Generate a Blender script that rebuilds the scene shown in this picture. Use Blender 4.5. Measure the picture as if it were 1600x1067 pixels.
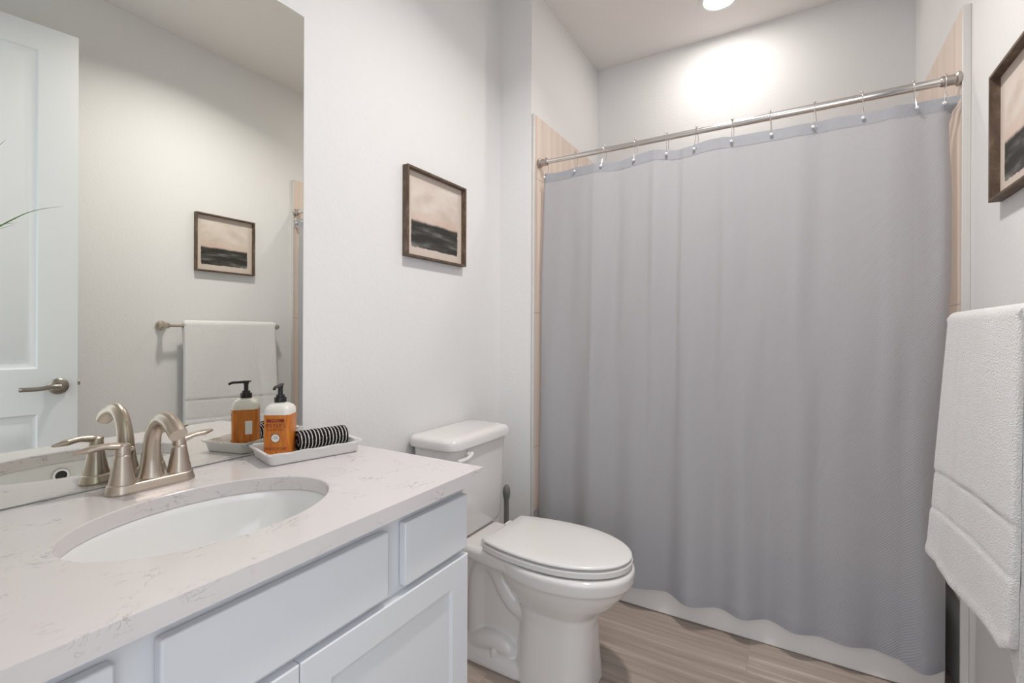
import bpy, bmesh, math, random
from mathutils import Vector, Matrix
random.seed(7)
PI = math.pi
sc = bpy.context.scene
COL = sc.collection
for o in list(bpy.data.objects):
    bpy.data.objects.remove(o)

# ------------------------------------------------------------------ camera
FPX, YAW, ROLL, CY = 745.86, math.radians(30.901), math.radians(-0.2195), 520.35
cam = bpy.data.cameras.new('camera')
cam.sensor_width = 36.0
cam.lens = FPX / 1600 * 36
cam.shift_y = -(533.5 - CY) / 1600
cam.clip_start = 0.02
camo = bpy.data.objects.new('camera', cam)
COL.objects.link(camo)
fwd = Vector((-math.sin(YAW), math.cos(YAW), 0))
rgt = Vector((math.cos(YAW), math.sin(YAW), 0))
dwn = Vector((0, 0, -1))
R_ = rgt * math.cos(ROLL) + dwn * math.sin(ROLL)
D_ = dwn * math.cos(ROLL) - rgt * math.sin(ROLL)
M = Matrix.Identity(4)
for i in range(3):
    M[i][0] = R_[i]; M[i][1] = -D_[i]; M[i][2] = -fwd[i]
M[0][3], M[1][3], M[2][3] = 1.236, 0.0, 1.17
camo.matrix_world = M
sc.camera = camo

# ------------------------------------------------------------------ world, lamps, exposure
w = bpy.data.worlds.new('world'); sc.world = w; w.use_nodes = True
bg = w.node_tree.nodes['Background']
bg.inputs[0].default_value = (0.86, 0.93, 1.0, 1)
bg.inputs[1].default_value = 2.15
sc.view_settings.view_transform = 'Standard'
sc.view_settings.look = 'None'
sc.view_settings.gamma = 1.0
sc.view_settings.use_curve_mapping = False
sc.view_settings.exposure = 0.0

ZC = 2.788                                    # ceiling height
LIGHTS = [(0.905, 2.49), (0.95, 1.28)]
POWER = [4.3, 14.2]
SPREAD = [180, 140]
for (lx, ly), pw, sp_ in zip(LIGHTS, POWER, SPREAD):       # the two recessed downlights
    L = bpy.data.lights.new('downlight_lamp', 'AREA'); L.shape = 'DISK'; L.size = 0.13
    L.energy = pw; L.color = (1.0, 0.95, 0.905); L.spread = math.radians(sp_)
    lo = bpy.data.objects.new('downlight_lamp', L); COL.objects.link(lo)
    lo.location = (lx, ly, ZC - 0.012)

# ------------------------------------------------------------------ materials
def nt(name):
    m = bpy.data.materials.new(name); m.use_nodes = True
    n = m.node_tree.nodes; l = m.node_tree.links
    return m, n, l, n['Principled BSDF']
def N(n, t, **kw):
    k = n.new(t)
    for a, v in kw.items(): setattr(k, a, v)
    return k
def mat(name, col, rough=0.5, metal=0.0, coat=0.0, spec=0.5):
    m, n, l, b = nt(name)
    b.inputs['Base Color'].default_value = (*col, 1)
    b.inputs['Roughness'].default_value = rough
    b.inputs['Metallic'].default_value = metal
    b.inputs['Coat Weight'].default_value = coat
    b.inputs['Specular IOR Level'].default_value = spec
    return m
def add_bump(m, scale, strength, dist, detail=3, stretch=None):
    n = m.node_tree.nodes; l = m.node_tree.links; b = n['Principled BSDF']
    tc = N(n, 'ShaderNodeTexCoord'); nz = N(n, 'ShaderNodeTexNoise'); bp = N(n, 'ShaderNodeBump')
    nz.inputs['Scale'].default_value = scale; nz.inputs['Detail'].default_value = detail
    bp.inputs['Strength'].default_value = strength; bp.inputs['Distance'].default_value = dist
    if stretch:
        mp = N(n, 'ShaderNodeMapping'); mp.inputs['Scale'].default_value = stretch
        l.new(tc.outputs['Object'], mp.inputs[0]); l.new(mp.outputs[0], nz.inputs['Vector'])
    else:
        l.new(tc.outputs['Object'], nz.inputs['Vector'])
    l.new(nz.outputs[0], bp.inputs['Height']); l.new(bp.outputs[0], b.inputs['Normal'])
    return m
def ramp(n, stops):
    r = N(n, 'ShaderNodeValToRGB')
    e = r.color_ramp.elements
    while len(e) < len(stops): e.new(0.5)
    for i, (p, c) in enumerate(stops):
        e[i].position = p; e[i].color = (*c, 1)
    return r

M_wall = add_bump(mat('wall_paint', (0.83, 0.825, 0.82), 0.6, spec=0.3), 85, 0.45, 0.002, 2)
M_ceil = add_bump(mat('ceiling_paint', (0.87, 0.845, 0.825), 0.7, spec=0.2), 60, 0.3, 0.002, 2)
M_base = mat('baseboard_paint', (0.82, 0.82, 0.82), 0.4)
M_cab = mat('cabinet_paint', (0.735, 0.75, 0.78), 0.38)
M_door = mat('door_paint', (0.80, 0.815, 0.83), 0.4)
M_ceram = mat('glazed_china', (0.79, 0.765, 0.75), 0.10, coat=0.3)
M_basin = mat('basin_china', (0.86, 0.86, 0.85), 0.09, coat=0.3)
M_seat = mat('toilet_seat_plastic', (0.79, 0.77, 0.755), 0.2)
M_tub = mat('tub_enamel', (0.88, 0.855, 0.84), 0.18)
M_nickel = mat('brushed_nickel', (0.58, 0.50, 0.425), 0.31, 1.0)
add_bump(M_nickel, 300, 0.06, 0.0005, 2, (1, 1, 0.02))
M_pewter = mat('pewter_metal', (0.33, 0.30, 0.26), 0.3, 1.0)
M_chrome = mat('chrome', (0.82, 0.80, 0.78), 0.16, 1.0)
M_bead = mat('clear_bead', (0.9, 0.9, 0.9), 0.08)
M_black = mat('black_plastic', (0.012, 0.012, 0.013), 0.35)
M_dark = mat('dark_gap', (0.05, 0.05, 0.05), 0.8)
M_mirror = mat('mirror_glass', (0.85, 0.86, 0.815), 0.0, 1.0)
M_medge = mat('mirror_edge', (0.42, 0.46, 0.45), 0.2)
M_trim = mat('tile_edge_trim', (0.68, 0.66, 0.64), 0.35)
M_bottle = mat('milky_bottle', (0.80, 0.78, 0.72), 0.18)
M_text = mat('label_ink', (0.20, 0.022, 0.008), 0.5)
M_textl = mat('label_cream', (0.80, 0.62, 0.42), 0.5)
M_white = mat('label_white', (0.85, 0.82, 0.80), 0.5)
M_ring = mat('label_brown', (0.22, 0.10, 0.06), 0.5)
M_tray = add_bump(mat('white_tray_ceramic', (0.83, 0.82, 0.81), 0.35), 25, 0.2, 0.002)
M_brush = mat('grey_plastic', (0.19, 0.19, 0.18), 0.4)
M_pot = mat('white_pot', (0.8, 0.8, 0.78), 0.4)
M_soil = mat('soil', (0.06, 0.045, 0.03), 0.9)
M_rodend = mat('rod_end_metal', (0.50, 0.45, 0.42), 0.3, 1.0)
M_hall = mat('hall_paint', (0.8, 0.8, 0.79), 0.6)

def m_emit(name, col, s):
    m, n, l, b = nt(name)
    b.inputs['Emission Color'].default_value = (*col, 1); b.inputs['Emission Strength'].default_value = s
    return m
M_lens = m_emit('light_lens', (1, 0.97, 0.93), 6.0)

def m_quartz():
    m, n, l, b = nt('quartz'); b.inputs['Roughness'].default_value = 0.16
    tc = N(n, 'ShaderNodeTexCoord')
    mp = N(n, 'ShaderNodeMapping'); mp.inputs['Scale'].default_value = (1.0, 0.55, 1.0); mp.inputs['Rotation'].default_value = (0, 0, 0.5)
    l.new(tc.outputs['Object'], mp.inputs[0])
    a = N(n, 'ShaderNodeTexNoise'); a.inputs['Scale'].default_value = 32; a.inputs['Detail'].default_value = 5; a.inputs['Roughness'].default_value = .62
    a.inputs['Distortion'].default_value = 0.6
    l.new(mp.outputs[0], a.inputs['Vector'])
    s = N(n, 'ShaderNodeMath', operation='SUBTRACT'); s.inputs[1].default_value = 0.5; l.new(a.outputs[0], s.inputs[0])
    ab = N(n, 'ShaderNodeMath', operation='ABSOLUTE'); l.new(s.outputs[0], ab.inputs[0])
    th = N(n, 'ShaderNodeMapRange'); th.inputs['From Min'].default_value = 0.003; th.inputs['From Max'].default_value = 0.016
    th.inputs['To Min'].default_value = 1; th.inputs['To Max'].default_value = 0; l.new(ab.outputs[0], th.inputs['Value'])
    k = N(n, 'ShaderNodeTexNoise'); k.inputs['Scale'].default_value = 17; k.inputs['Detail'].default_value = 2; l.new(tc.outputs['Object'], k.inputs['Vector'])
    kr = N(n, 'ShaderNodeMapRange'); kr.inputs['From Min'].default_value = 0.50; kr.inputs['From Max'].default_value = 0.66; l.new(k.outputs[0], kr.inputs['Value'])
    mu = N(n, 'ShaderNodeMath', operation='MULTIPLY'); l.new(th.outputs[0], mu.inputs[0]); l.new(kr.outputs[0], mu.inputs[1])
    big = N(n, 'ShaderNodeTexNoise'); big.inputs['Scale'].default_value = 4; l.new(tc.outputs['Object'], big.inputs['Vector'])
    br = ramp(n, [(0.35, (0.68, 0.645, 0.64)), (0.65, (0.715, 0.675, 0.67))]); l.new(big.outputs[0], br.inputs[0])
    mx = N(n, 'ShaderNodeMixRGB'); mx.inputs[2].default_value = (0.42, 0.38, 0.38, 1)
    l.new(mu.outputs[0], mx.inputs[0]); l.new(br.outputs[0], mx.inputs[1]); l.new(mx.outputs[0], b.inputs['Base Color'])
    return m
M_quartz = m_quartz()

def m_walltile():
    m, n, l, b = nt('wood_look_wall_tile'); b.inputs['Roughness'].default_value = 0.35
    tc = N(n, 'ShaderNodeTexCoord'); mp = N(n, 'ShaderNodeMapping'); mp.inputs['Scale'].default_value = (26, 26, 0.6)
    l.new(tc.outputs['Object'], mp.inputs[0])
    a = N(n, 'ShaderNodeTexNoise'); a.inputs['Scale'].default_value = 1.0; a.inputs['Detail'].default_value = 6; l.new(mp.outputs[0], a.inputs['Vector'])
    r = ramp(n, [(0.3, (0.68, 0.565, 0.485)), (0.5, (0.77, 0.65, 0.565)), (0.72, (0.83, 0.72, 0.64))]); l.new(a.outputs[0], r.inputs[0])
    # grout lines: rows every 0.6 m
    sx = N(n, 'ShaderNodeSeparateXYZ'); l.new(tc.outputs['Object'], sx.inputs[0])
    ad = N(n, 'ShaderNodeMath', operation='ADD'); ad.inputs[1].default_value = 0.618; l.new(sx.outputs[2], ad.inputs[0])
    md = N(n, 'ShaderNodeMath', operation='PINGPONG'); md.inputs[1].default_value = 0.314; l.new(ad.outputs[0], md.inputs[0])
    lt = N(n, 'ShaderNodeMath', operation='LESS_THAN'); lt.inputs[1].default_value = 0.0018; l.new(md.outputs[0], lt.inputs[0])
    mx = N(n, 'ShaderNodeMixRGB'); mx.inputs[2].default_value = (0.45, 0.40, 0.36, 1)
    l.new(lt.outputs[0], mx.inputs[0]); l.new(r.outputs[0], mx.inputs[1]); l.new(mx.outputs[0], b.inputs['Base Color'])
    return m
M_wtile = m_walltile()

def m_floor():
    m, n, l, b = nt('wood_look_floor_tile'); b.inputs['Roughness'].default_value = 0.38
    tc = N(n, 'ShaderNodeTexCoord')
    sx = N(n, 'ShaderNodeSeparateXYZ'); l.new(tc.outputs['Object'], sx.inputs[0])
    def math_(op, a, bv):
        k = N(n, 'ShaderNodeMath', operation=op)
        l.new(a, k.inputs[0])
        if isinstance(bv, (int, float)): k.inputs[1].default_value = bv
        else: l.new(bv, k.inputs[1])
        return k.outputs[0]
    # rows run along x, 0.205 deep in y; planks 0.61 long, staggered by row
    yr = math_('DIVIDE', math_('SUBTRACT', sx.outputs[1], 1.832), 0.205)
    row = math_('FLOOR', yr, 0); fy = math_('FRACT', yr, 0)
    xs = math_('DIVIDE', math_('ADD', math_('SUBTRACT', sx.outputs[0], 1.086), math_('MULTIPLY', row, 0.36)), 0.92)
    pl = math_('FLOOR', xs, 0); fx = math_('FRACT', xs, 0)
    pid = math_('ADD', math_('MULTIPLY', row, 7.31), math_('MULTIPLY', pl, 3.77))
    # grain
    cmb = N(n, 'ShaderNodeCombineXYZ')
    l.new(math_('MULTIPLY', sx.outputs[0], 1.3), cmb.inputs[0]); l.new(math_('MULTIPLY', sx.outputs[1], 34), cmb.inputs[1]); l.new(pid, cmb.inputs[2])
    g = N(n, 'ShaderNodeTexNoise'); g.inputs['Scale'].default_value = 1.0; g.inputs['Detail'].default_value = 7; g.inputs['Roughness'].default_value = .6
    l.new(cmb.outputs[0], g.inputs['Vector'])
    r = ramp(n, [(0.27, (0.30, 0.235, 0.195)), (0.45, (0.40, 0.325, 0.275)), (0.58, (0.47, 0.39, 0.33)), (0.68, (0.62, 0.54, 0.47))]); l.new(g.outputs[0], r.inputs[0])
    wn = N(n, 'ShaderNodeTexWhiteNoise', noise_dimensions='1D'); l.new(pid, wn.inputs['W'])
    sc2 = N(n, 'ShaderNodeMapRange'); sc2.inputs['To Min'].default_value = 0.88; sc2.inputs['To Max'].default_value = 1.1; l.new(wn.outputs['Value'], sc2.inputs['Value'])
    hs = N(n, 'ShaderNodeHueSaturation'); l.new(r.outputs[0], hs.inputs['Color']); l.new(sc2.outputs[0], hs.inputs['Value'])
    # grout
    ey = math_('MULTIPLY', math_('MINIMUM', fy, math_('SUBTRACT', math_('MULTIPLY', fy, -1.0), -1.0)), 0.205)
    ex = math_('MULTIPLY', math_('MINIMUM', fx, math_('SUBTRACT', math_('MULTIPLY', fx, -1.0), -1.0)), 0.92)
    ed = math_('LESS_THAN', math_('MINIMUM', ex, ey), 0.0016)
    mx = N(n, 'ShaderNodeMixRGB'); mx.inputs[2].default_value = (0.40, 0.33, 0.28, 1)
    l.new(ed, mx.inputs[0]); l.new(hs.outputs[0], mx.inputs[1]); l.new(mx.outputs[0], b.inputs['Base Color'])
    return m
M_floor = m_floor()

def m_wood():
    m, n, l, b = nt('weathered_brown_wood'); b.inputs['Roughness'].default_value = 0.6
    tc = N(n, 'ShaderNodeTexCoord'); mp = N(n, 'ShaderNodeMapping'); mp.inputs['Scale'].default_value = (20, 12, 12)
    l.new(tc.outputs['Object'], mp.inputs[0])
    a = N(n, 'ShaderNodeTexNoise'); a.inputs['Scale'].default_value = 1.5; a.inputs['Detail'].default_value = 8; a.inputs['Roughness'].default_value = .7
    l.new(mp.outputs[0], a.inputs['Vector'])
    r = ramp(n, [(0.3, (0.066, 0.040, 0.027)), (0.55, (0.14, 0.092, 0.062)), (0.75, (0.27, 0.20, 0.145))]); l.new(a.outputs[0], r.inputs[0])
    l.new(r.outputs[0], b.inputs['Base Color'])
    return m
M_wood = m_wood()

def m_print(name, flip, seed):
    """plain abstract landscape: pale sky over a dark rough-edged band, on cream paper (painted pattern)"""
    m, n, l, b = nt(name); b.inputs['Roughness'].default_value = 0.8
    tc = N(n, 'ShaderNodeTexCoord'); sx = N(n, 'ShaderNodeSeparateXYZ'); l.new(tc.outputs['Generated'], sx.inputs[0])
    def mth(op, a, bv=0.0, c=None):
        k = N(n, 'ShaderNodeMath', operation=op)
        for i, v in enumerate((a, bv) if c is None else (a, bv, c)):
            if isinstance(v, (int, float)): k.inputs[i].default_value = v
            else: l.new(v, k.inputs[i])
        return k.outputs[0]
    U = sx.outputs[1]; V = sx.outputs[2]
    if flip: U = mth('SUBTRACT', 1.0, U)
    def noise(su, sv, det=4, z=0.0):
        c = N(n, 'ShaderNodeCombineXYZ'); l.new(mth('MULTIPLY', U, su), c.inputs[0]); l.new(mth('MULTIPLY', V, sv), c.inputs[1]); c.inputs[2].default_value = z + seed
        k = N(n, 'ShaderNodeTexNoise'); k.inputs['Scale'].default_value = 1; k.inputs['Detail'].default_value = det; l.new(c.outputs[0], k.inputs['Vector'])
        return k.outputs[0]
    def smooth(v, lo, hi):
        k = N(n, 'ShaderNodeMapRange'); k.inputs['From Min'].default_value = lo; k.inputs['From Max'].default_value = hi; l.new(v, k.inputs['Value']); return k.outputs[0]
    jit = mth('MULTIPLY', mth('SUBTRACT', noise(14, 14), 0.5), 0.035)
    Uj = mth('ADD', U, jit); Vj = mth('ADD', V, jit)
    inside = mth('MULTIPLY', mth('MULTIPLY', smooth(Uj, 0.088, 0.098), smooth(Uj, 0.925, 0.915)), mth('MULTIPLY', smooth(Vj, 0.10, 0.112), smooth(Vj, 0.915, 0.90)))
    hor = mth('ADD', 0.43, mth('MULTIPLY', mth('SUBTRACT', noise(2.2, 0.5, 3, 3), 0.5), 0.10))
    below = smooth(mth('SUBTRACT', hor, V), -0.012, 0.02)
    sky = ramp(n, [(0.35, (0.60, 0.50, 0.43)), (0.5, (0.70, 0.61, 0.54)), (0.65, (0.76, 0.70, 0.64))]); l.new(noise(2.0, 4.0, 3, 1), sky.inputs[0])
    warm = N(n, 'ShaderNodeMixRGB'); warm.inputs[2].default_value = (0.62, 0.42, 0.32, 1)
    l.new(mth('MULTIPLY', smooth(mth('SUBTRACT', V, hor), 0.16, 0.0), 0.5), warm.inputs[0]); l.new(sky.outputs[0], warm.inputs[1])
    land = ramp(n, [(0.42, (0.030, 0.028, 0.025)), (0.54, (0.060, 0.055, 0.048)), (0.64, (0.15, 0.15, 0.14)), (0.72, (0.33, 0.33, 0.31))])
    l.new(mth('ADD', noise(2.0, 11.0, 5, 5), mth('MULTIPLY', mth('SUBTRACT', 0.25, V), 0.22)), land.inputs[0])
    m1 = N(n, 'ShaderNodeMixRGB'); l.new(below, m1.inputs[0]); l.new(warm.outputs[0], m1.inputs[1]); l.new(land.outputs[0], m1.inputs[2])
    m2 = N(n, 'ShaderNodeMixRGB'); m2.inputs[1].default_value = (0.66, 0.57, 0.50, 1); l.new(inside, m2.inputs[0]); l.new(m1.outputs[0], m2.inputs[2])
    l.new(m2.outputs[0], b.inputs['Base Color'])
    return m
M_print1 = m_print('landscape_print', False, 0.0)
M_print2 = m_print('landscape_print_second', True, 0.0)

def m_curtain():
    m, n, l, b = nt('grey_twill_fabric')
    b.inputs['Roughness'].default_value = 0.85; b.inputs['Specular IOR Level'].default_value = 0.15
    b.inputs['Sheen Weight'].default_value = 0.15
    tc = N(n, 'ShaderNodeTexCoord'); sx = N(n, 'ShaderNodeSeparateXYZ'); l.new(tc.outputs['Object'], sx.inputs[0])
    ad = N(n, 'ShaderNodeMath', operation='MULTIPLY_ADD'); ad.inputs[1].default_value = 1.15
    l.new(sx.outputs[0], ad.inputs[0]); 
    ng = N(n, 'ShaderNodeMath', operation='MULTIPLY'); ng.inputs[1].default_value = -1; l.new(sx.outputs[2], ng.inputs[0]); l.new(ng.outputs[0], ad.inputs[2])
    fr = N(n, 'ShaderNodeMath', operation='MULTIPLY'); fr.inputs[1].default_value = 2 * PI / 0.0095; l.new(ad.outputs[0], fr.inputs[0])
    sn = N(n, 'ShaderNodeMath', operation='SINE'); l.new(fr.outputs[0], sn.inputs[0])
    r = ramp(n, [(0.0, (0.54, 0.55, 0.59)), (1.0, (0.605, 0.615, 0.65))])
    mr = N(n, 'ShaderNodeMapRange'); mr.inputs['From Min'].default_value = -1; l.new(sn.outputs[0], mr.inputs['Value']); l.new(mr.outputs[0], r.inputs[0])
    bp = N(n, 'ShaderNodeBump'); bp.inputs['Strength'].default_value = 0.35; bp.inputs['Distance'].default_value = 0.0008
    nz = N(n, 'ShaderNodeTexNoise'); nz.inputs['Scale'].default_value = 9; nz.inputs['Detail'].default_value = 4; l.new(tc.outputs['Object'], nz.inputs['Vector'])
    bp2 = N(n, 'ShaderNodeBump'); bp2.inputs['Strength'].default_value = 0.12; bp2.inputs['Distance'].default_value = 0.02
    l.new(nz.outputs[0], bp2.inputs['Height']); l.new(bp2.outputs[0], bp.inputs['Normal'])
    l.new(sn.outputs[0], bp.inputs['Height']); l.new(bp.outputs[0], b.inputs['Normal'])
    l.new(r.outputs[0], b.inputs['Base Color'])
    tr = N(n, 'ShaderNodeBsdfTranslucent'); tr.inputs[0].default_value = (0.56, 0.56, 0.59, 1)
    mx = N(n, 'ShaderNodeMixShader'); mx.inputs[0].default_value = 0.40
    l.new(b.outputs[0], mx.inputs[1]); l.new(tr.outputs[0], mx.inputs[2])
    l.new(mx.outputs[0], n['Material Output'].inputs[0])
    return m
M_curt = m_curtain()

M_towel = add_bump(mat('white_terry', (0.89, 0.88, 0.87), 0.95, spec=0.1), 300, 1.0, 0.004, 2)
M_towel.node_tree.nodes['Principled BSDF'].inputs['Sheen Weight'].default_value = 0.3

def m_stripes():
    m, n, l, b = nt('striped_knit'); b.inputs['Roughness'].default_value = 0.95; b.inputs['Specular IOR Level'].default_value = 0.1
    tc = N(n, 'ShaderNodeTexCoord'); sx = N(n, 'ShaderNodeSeparateXYZ'); l.new(tc.outputs['Object'], sx.inputs[0])
    wv = N(n, 'ShaderNodeMath', operation='MULTIPLY'); wv.inputs[1].default_value = 2 * PI / 0.0092; l.new(sx.outputs[1], wv.inputs[0])
    s1 = N(n, 'ShaderNodeMath', operation='SINE'); l.new(wv.outputs[0], s1.inputs[0])
    nz = N(n, 'ShaderNodeTexNoise'); nz.inputs['Scale'].default_value = 420; nz.inputs['Detail'].default_value = 1; l.new(tc.outputs['Object'], nz.inputs['Vector'])
    sm = N(n, 'ShaderNodeMath', operation='MULTIPLY_ADD'); sm.inputs[1].default_value = 1.9; l.new(nz.outputs[0], sm.inputs[0]); l.new(s1.outputs[0], sm.inputs[2])
    r = ramp(n, [(0.565, (0.014, 0.011, 0.014)), (0.625, (0.66, 0.63, 0.59))])
    mr = N(n, 'ShaderNodeMapRange'); mr.inputs['From Min'].default_value = -1; mr.inputs['From Max'].default_value = 3.4; l.new(sm.outputs[0], mr.inputs['Value'])
    l.new(mr.outputs[0], r.inputs[0]); l.new(r.outputs[0], b.inputs['Base Color'])
    bp = N(n, 'ShaderNodeBump'); bp.inputs['Strength'].default_value = 0.8; bp.inputs['Distance'].default_value = 0.002
    l.new(nz.outputs[0], bp.inputs['Height']); l.new(bp.outputs[0], b.inputs['Normal'])
    return m
M_stripe = m_stripes()

def m_label():
    m, n, l, b = nt('orange_label'); b.inputs['Roughness'].default_value = 0.35
    tc = N(n, 'ShaderNodeTexCoord'); mp = N(n, 'ShaderNodeMapping'); mp.inputs['Scale'].default_value = (150, 150, 18); l.new(tc.outputs['Object'], mp.inputs[0])
    a = N(n, 'ShaderNodeTexNoise'); a.inputs['Scale'].default_value = 1; a.inputs['Detail'].default_value = 3; l.new(mp.outputs[0], a.inputs['Vector'])
    r = ramp(n, [(0.35, (0.48, 0.125, 0.012)), (0.6, (0.62, 0.20, 0.02)), (0.75, (0.66, 0.24, 0.04))]); l.new(a.outputs[0], r.inputs[0]); l.new(r.outputs[0], b.inputs['Base Color'])
    return m
M_label = m_label()

def m_leaf():
    m, n, l, b = nt('grass_blade'); b.inputs['Roughness'].default_value = 0.45
    tc = N(n, 'ShaderNodeTexCoord'); a = N(n, 'ShaderNodeTexNoise'); a.inputs['Scale'].default_value = 14; l.new(tc.outputs['Object'], a.inputs['Vector'])
    r = ramp(n, [(0.35, (0.07, 0.17, 0.06)), (0.65, (0.20, 0.34, 0.10))]); l.new(a.outputs[0], r.inputs[0]); l.new(r.outputs[0], b.inputs['Base Color'])
    return m
M_leaf = m_leaf()

# ------------------------------------------------------------------ mesh helpers
def new(): return bmesh.new()
def wloc(p):
    v = Vector((0, 0, 0))
    while p: v += p.location; p = p.parent
    return v
def obj(name, bm, m, parent=None, local=False, angle=40, bevel=0, smooth=True, seg=2, recalc=True):
    if recalc: bmesh.ops.recalc_face_normals(bm, faces=bm.faces)
    if parent is None:
        xs = [v.co for v in bm.verts]
        o0 = Vector(((min(c.x for c in xs) + max(c.x for c in xs)) / 2, (min(c.y for c in xs) + max(c.y for c in xs)) / 2, min(c.z for c in xs)))
        keep = m in (M_floor, M_wtile)
        if keep: o0 = Vector((0, 0, 0))
    else:
        o0 = Vector((0, 0, 0)) if local else wloc(parent)
    if o0.length: bmesh.ops.translate(bm, verts=bm.verts, vec=-o0)
    me = bpy.data.meshes.new(name); bm.to_mesh(me); bm.free()
    if m: me.materials.append(m)
    if smooth:
        for p in me.polygons: p.use_smooth = True
        me.set_sharp_from_angle(angle=math.radians(angle))
    o = bpy.data.objects.new(name, me); COL.objects.link(o)
    if parent: o.parent = parent
    else: o.location = o0
    if bevel:
        b = o.modifiers.new('bevel', 'BEVEL'); b.width = bevel; b.segments = seg; b.limit_method = 'ANGLE'; b.angle_limit = math.radians(50)
        b.harden_normals = False
    return o
def tag(o, label, cat, group=None):
    o['label'] = label; o['category'] = cat
    if group: o['group'] = group
    return o
def thing(name, loc, label, cat, group=None, rz=0):
    o = bpy.data.objects.new(name, None); COL.objects.link(o); o.empty_display_size = 0.05
    o.location = loc; o.rotation_euler = (0, 0, rz)
    return tag(o, label, cat, group)
def struct(name, bm, m, **k):
    o = obj(name, bm, m, **k); o['kind'] = 'structure'; return o
def box(bm, a, b):
    x0, y0, z0 = a; x1, y1, z1 = b
    v = [bm.verts.new(p) for p in ((x0, y0, z0), (x1, y0, z0), (x1, y1, z0), (x0, y1, z0), (x0, y0, z1), (x1, y0, z1), (x1, y1, z1), (x0, y1, z1))]
    for f in ((0, 3, 2, 1), (4, 5, 6, 7), (0, 1, 5, 4), (1, 2, 6, 5), (2, 3, 7, 6), (3, 0, 4, 7)):
        bm.faces.new([v[i] for i in f])
    return bm
def loft(bm, rings, cap0=True, cap1=True, close=True):
    vs = [[bm.verts.new(p) for p in r] for r in rings]
    n = len(rings[0])
    for a, b in zip(vs, vs[1:]):
        for i in range(n if close else n - 1):
            j = (i + 1) % n
            bm.faces.new((a[i], a[j], b[j], b[i]))
    if cap0: bm.faces.new(list(reversed(vs[0])))
    if cap1: bm.faces.new(vs[-1])
    return vs
def lathe(bm, prof, c=(0, 0, 0), n=28, axis='z', cap=True):
    rings = []
    for r, h in prof:
        ring = []
        for i in range(n):
            a = 2 * PI * i / n; p, q = r * math.cos(a), r * math.sin(a)
            ring.append({'z': (c[0] + p, c[1] + q, c[2] + h), 'x': (c[0] + h, c[1] + p, c[2] + q), 'y': (c[0] + p, c[1] + h, c[2] + q)}[axis])
        rings.append(ring)
    loft(bm, rings, cap, cap)
def catmull(P, k=8):
    P = [Vector(p) for p in P]; out = []
    for i in range(len(P) - 1):
        p0 = P[max(i - 1, 0)]; p1 = P[i]; p2 = P[i + 1]; p3 = P[min(i + 2, len(P) - 1)]
        for j in range(k):
            t = j / k
            out.append(0.5 * ((2 * p1) + (p2 - p0) * t + (2 * p0 - 5 * p1 + 4 * p2 - p3) * t * t + (3 * p1 - p0 - 3 * p2 + p3) * t ** 3))
    out.append(P[-1]); return out
def lerpl(L, t):
    f = t * (len(L) - 1); i = min(int(f), len(L) - 2); f -= i
    return L[i] * (1 - f) + L[i + 1] * f
def tube(bm, pts, radii, n=16, k=8, flat=None, up=None, cap=True):
    """round (or, with flat, oval) tube along a smooth path; radii and flat are lists along the path"""
    pts = catmull(pts, k) if k > 1 else [Vector(p) for p in pts]; m = len(pts)
    prev = None; rings = []
    for i, p in enumerate(pts):
        t = (pts[min(i + 1, m - 1)] - pts[max(i - 1, 0)]).normalized()
        if up is not None: s = t.cross(Vector(up))
        elif prev is None: s = t.cross(Vector((0, 0, 1)) if abs(t.z) < 0.9 else Vector((0, 1, 0)))
        else: s = prev - t * prev.dot(t)
        s.normalize(); prev = s; u = s.cross(t).normalized()
        q = i / (m - 1); ra = lerpl(radii, q); rb = ra if flat is None else lerpl(flat, q)
        rings.append([p + s * ra * math.cos(2 * PI * j / n) + u * rb * math.sin(2 * PI * j / n) for j in range(n)])
    loft(bm, rings, cap, cap)
def rrect(cx, cy, z, hx, hy, r, n=6):
    pts = []
    r = min(r, hx, hy)
    for sx, sy, a0 in ((1, 1, 0), (-1, 1, PI / 2), (-1, -1, PI), (1, -1, 1.5 * PI)):
        for i in range(n + 1):
            a = a0 + PI / 2 * i / n
            pts.append((cx + sx * (hx - r) + r * math.cos(a), cy + sy * (hy - r) + r * math.sin(a), z))
    return pts
def ellipse(cx, cy, z, a, b, n=64, e=2.0):
    out = []
    for i in range(n):
        t = 2 * PI * i / n; c, s = math.cos(t), math.sin(t)
        out.append((cx + a * math.copysign(abs(c) ** (2 / e), c), cy + b * math.copysign(abs(s) ** (2 / e), s), z))
    return out
def interp(pts, x):
    if x <= pts[0][0]: return pts[0][1]
    for (a, fa), (b, fb) in zip(pts, pts[1:]):
        if x <= b:
            t = (x - a) / (b - a); t = t * t * (3 - 2 * t); return fa + (fb - fa) * t
    return pts[-1][1]

# ------------------------------------------------------------------ the room
XR = 1.692; YJ = 1.947; XA = 0.171; YB = 2.80; Y0 = -0.03; ZD = 2.475
struct('floor', box(new(), (-0.15, -2.2, -0.08), (XR + 0.9, 3.0, 0)), M_floor)
struct('ceiling', box(new(), (-0.15, -0.15, ZC), (XR + 0.15, 3.0, ZC + 0.1)), M_ceil)
struct('wall_left', box(new(), (-0.12, -0.15, 0), (0, YJ, ZC)), M_wall)
struct('wall_alcove', box(new(), (-0.12, YJ, 0), (XA, YB, ZC)), M_wall)
struct('wall_right', box(new(), (XR, -0.15, 0), (XR + 0.12, YB, ZC)), M_wall)
struct('wall_back', box(new(), (-0.12, YB, 0), (XR + 0.12, YB + 0.12, ZC)), M_wall)
fw = new(); box(fw, (0, -0.15, 0), (0.84, Y0, ZC)); box(fw, (0.84, -0.15, ZD), (XR, Y0, ZC))
struct('wall_front', fw, M_wall)
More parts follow.
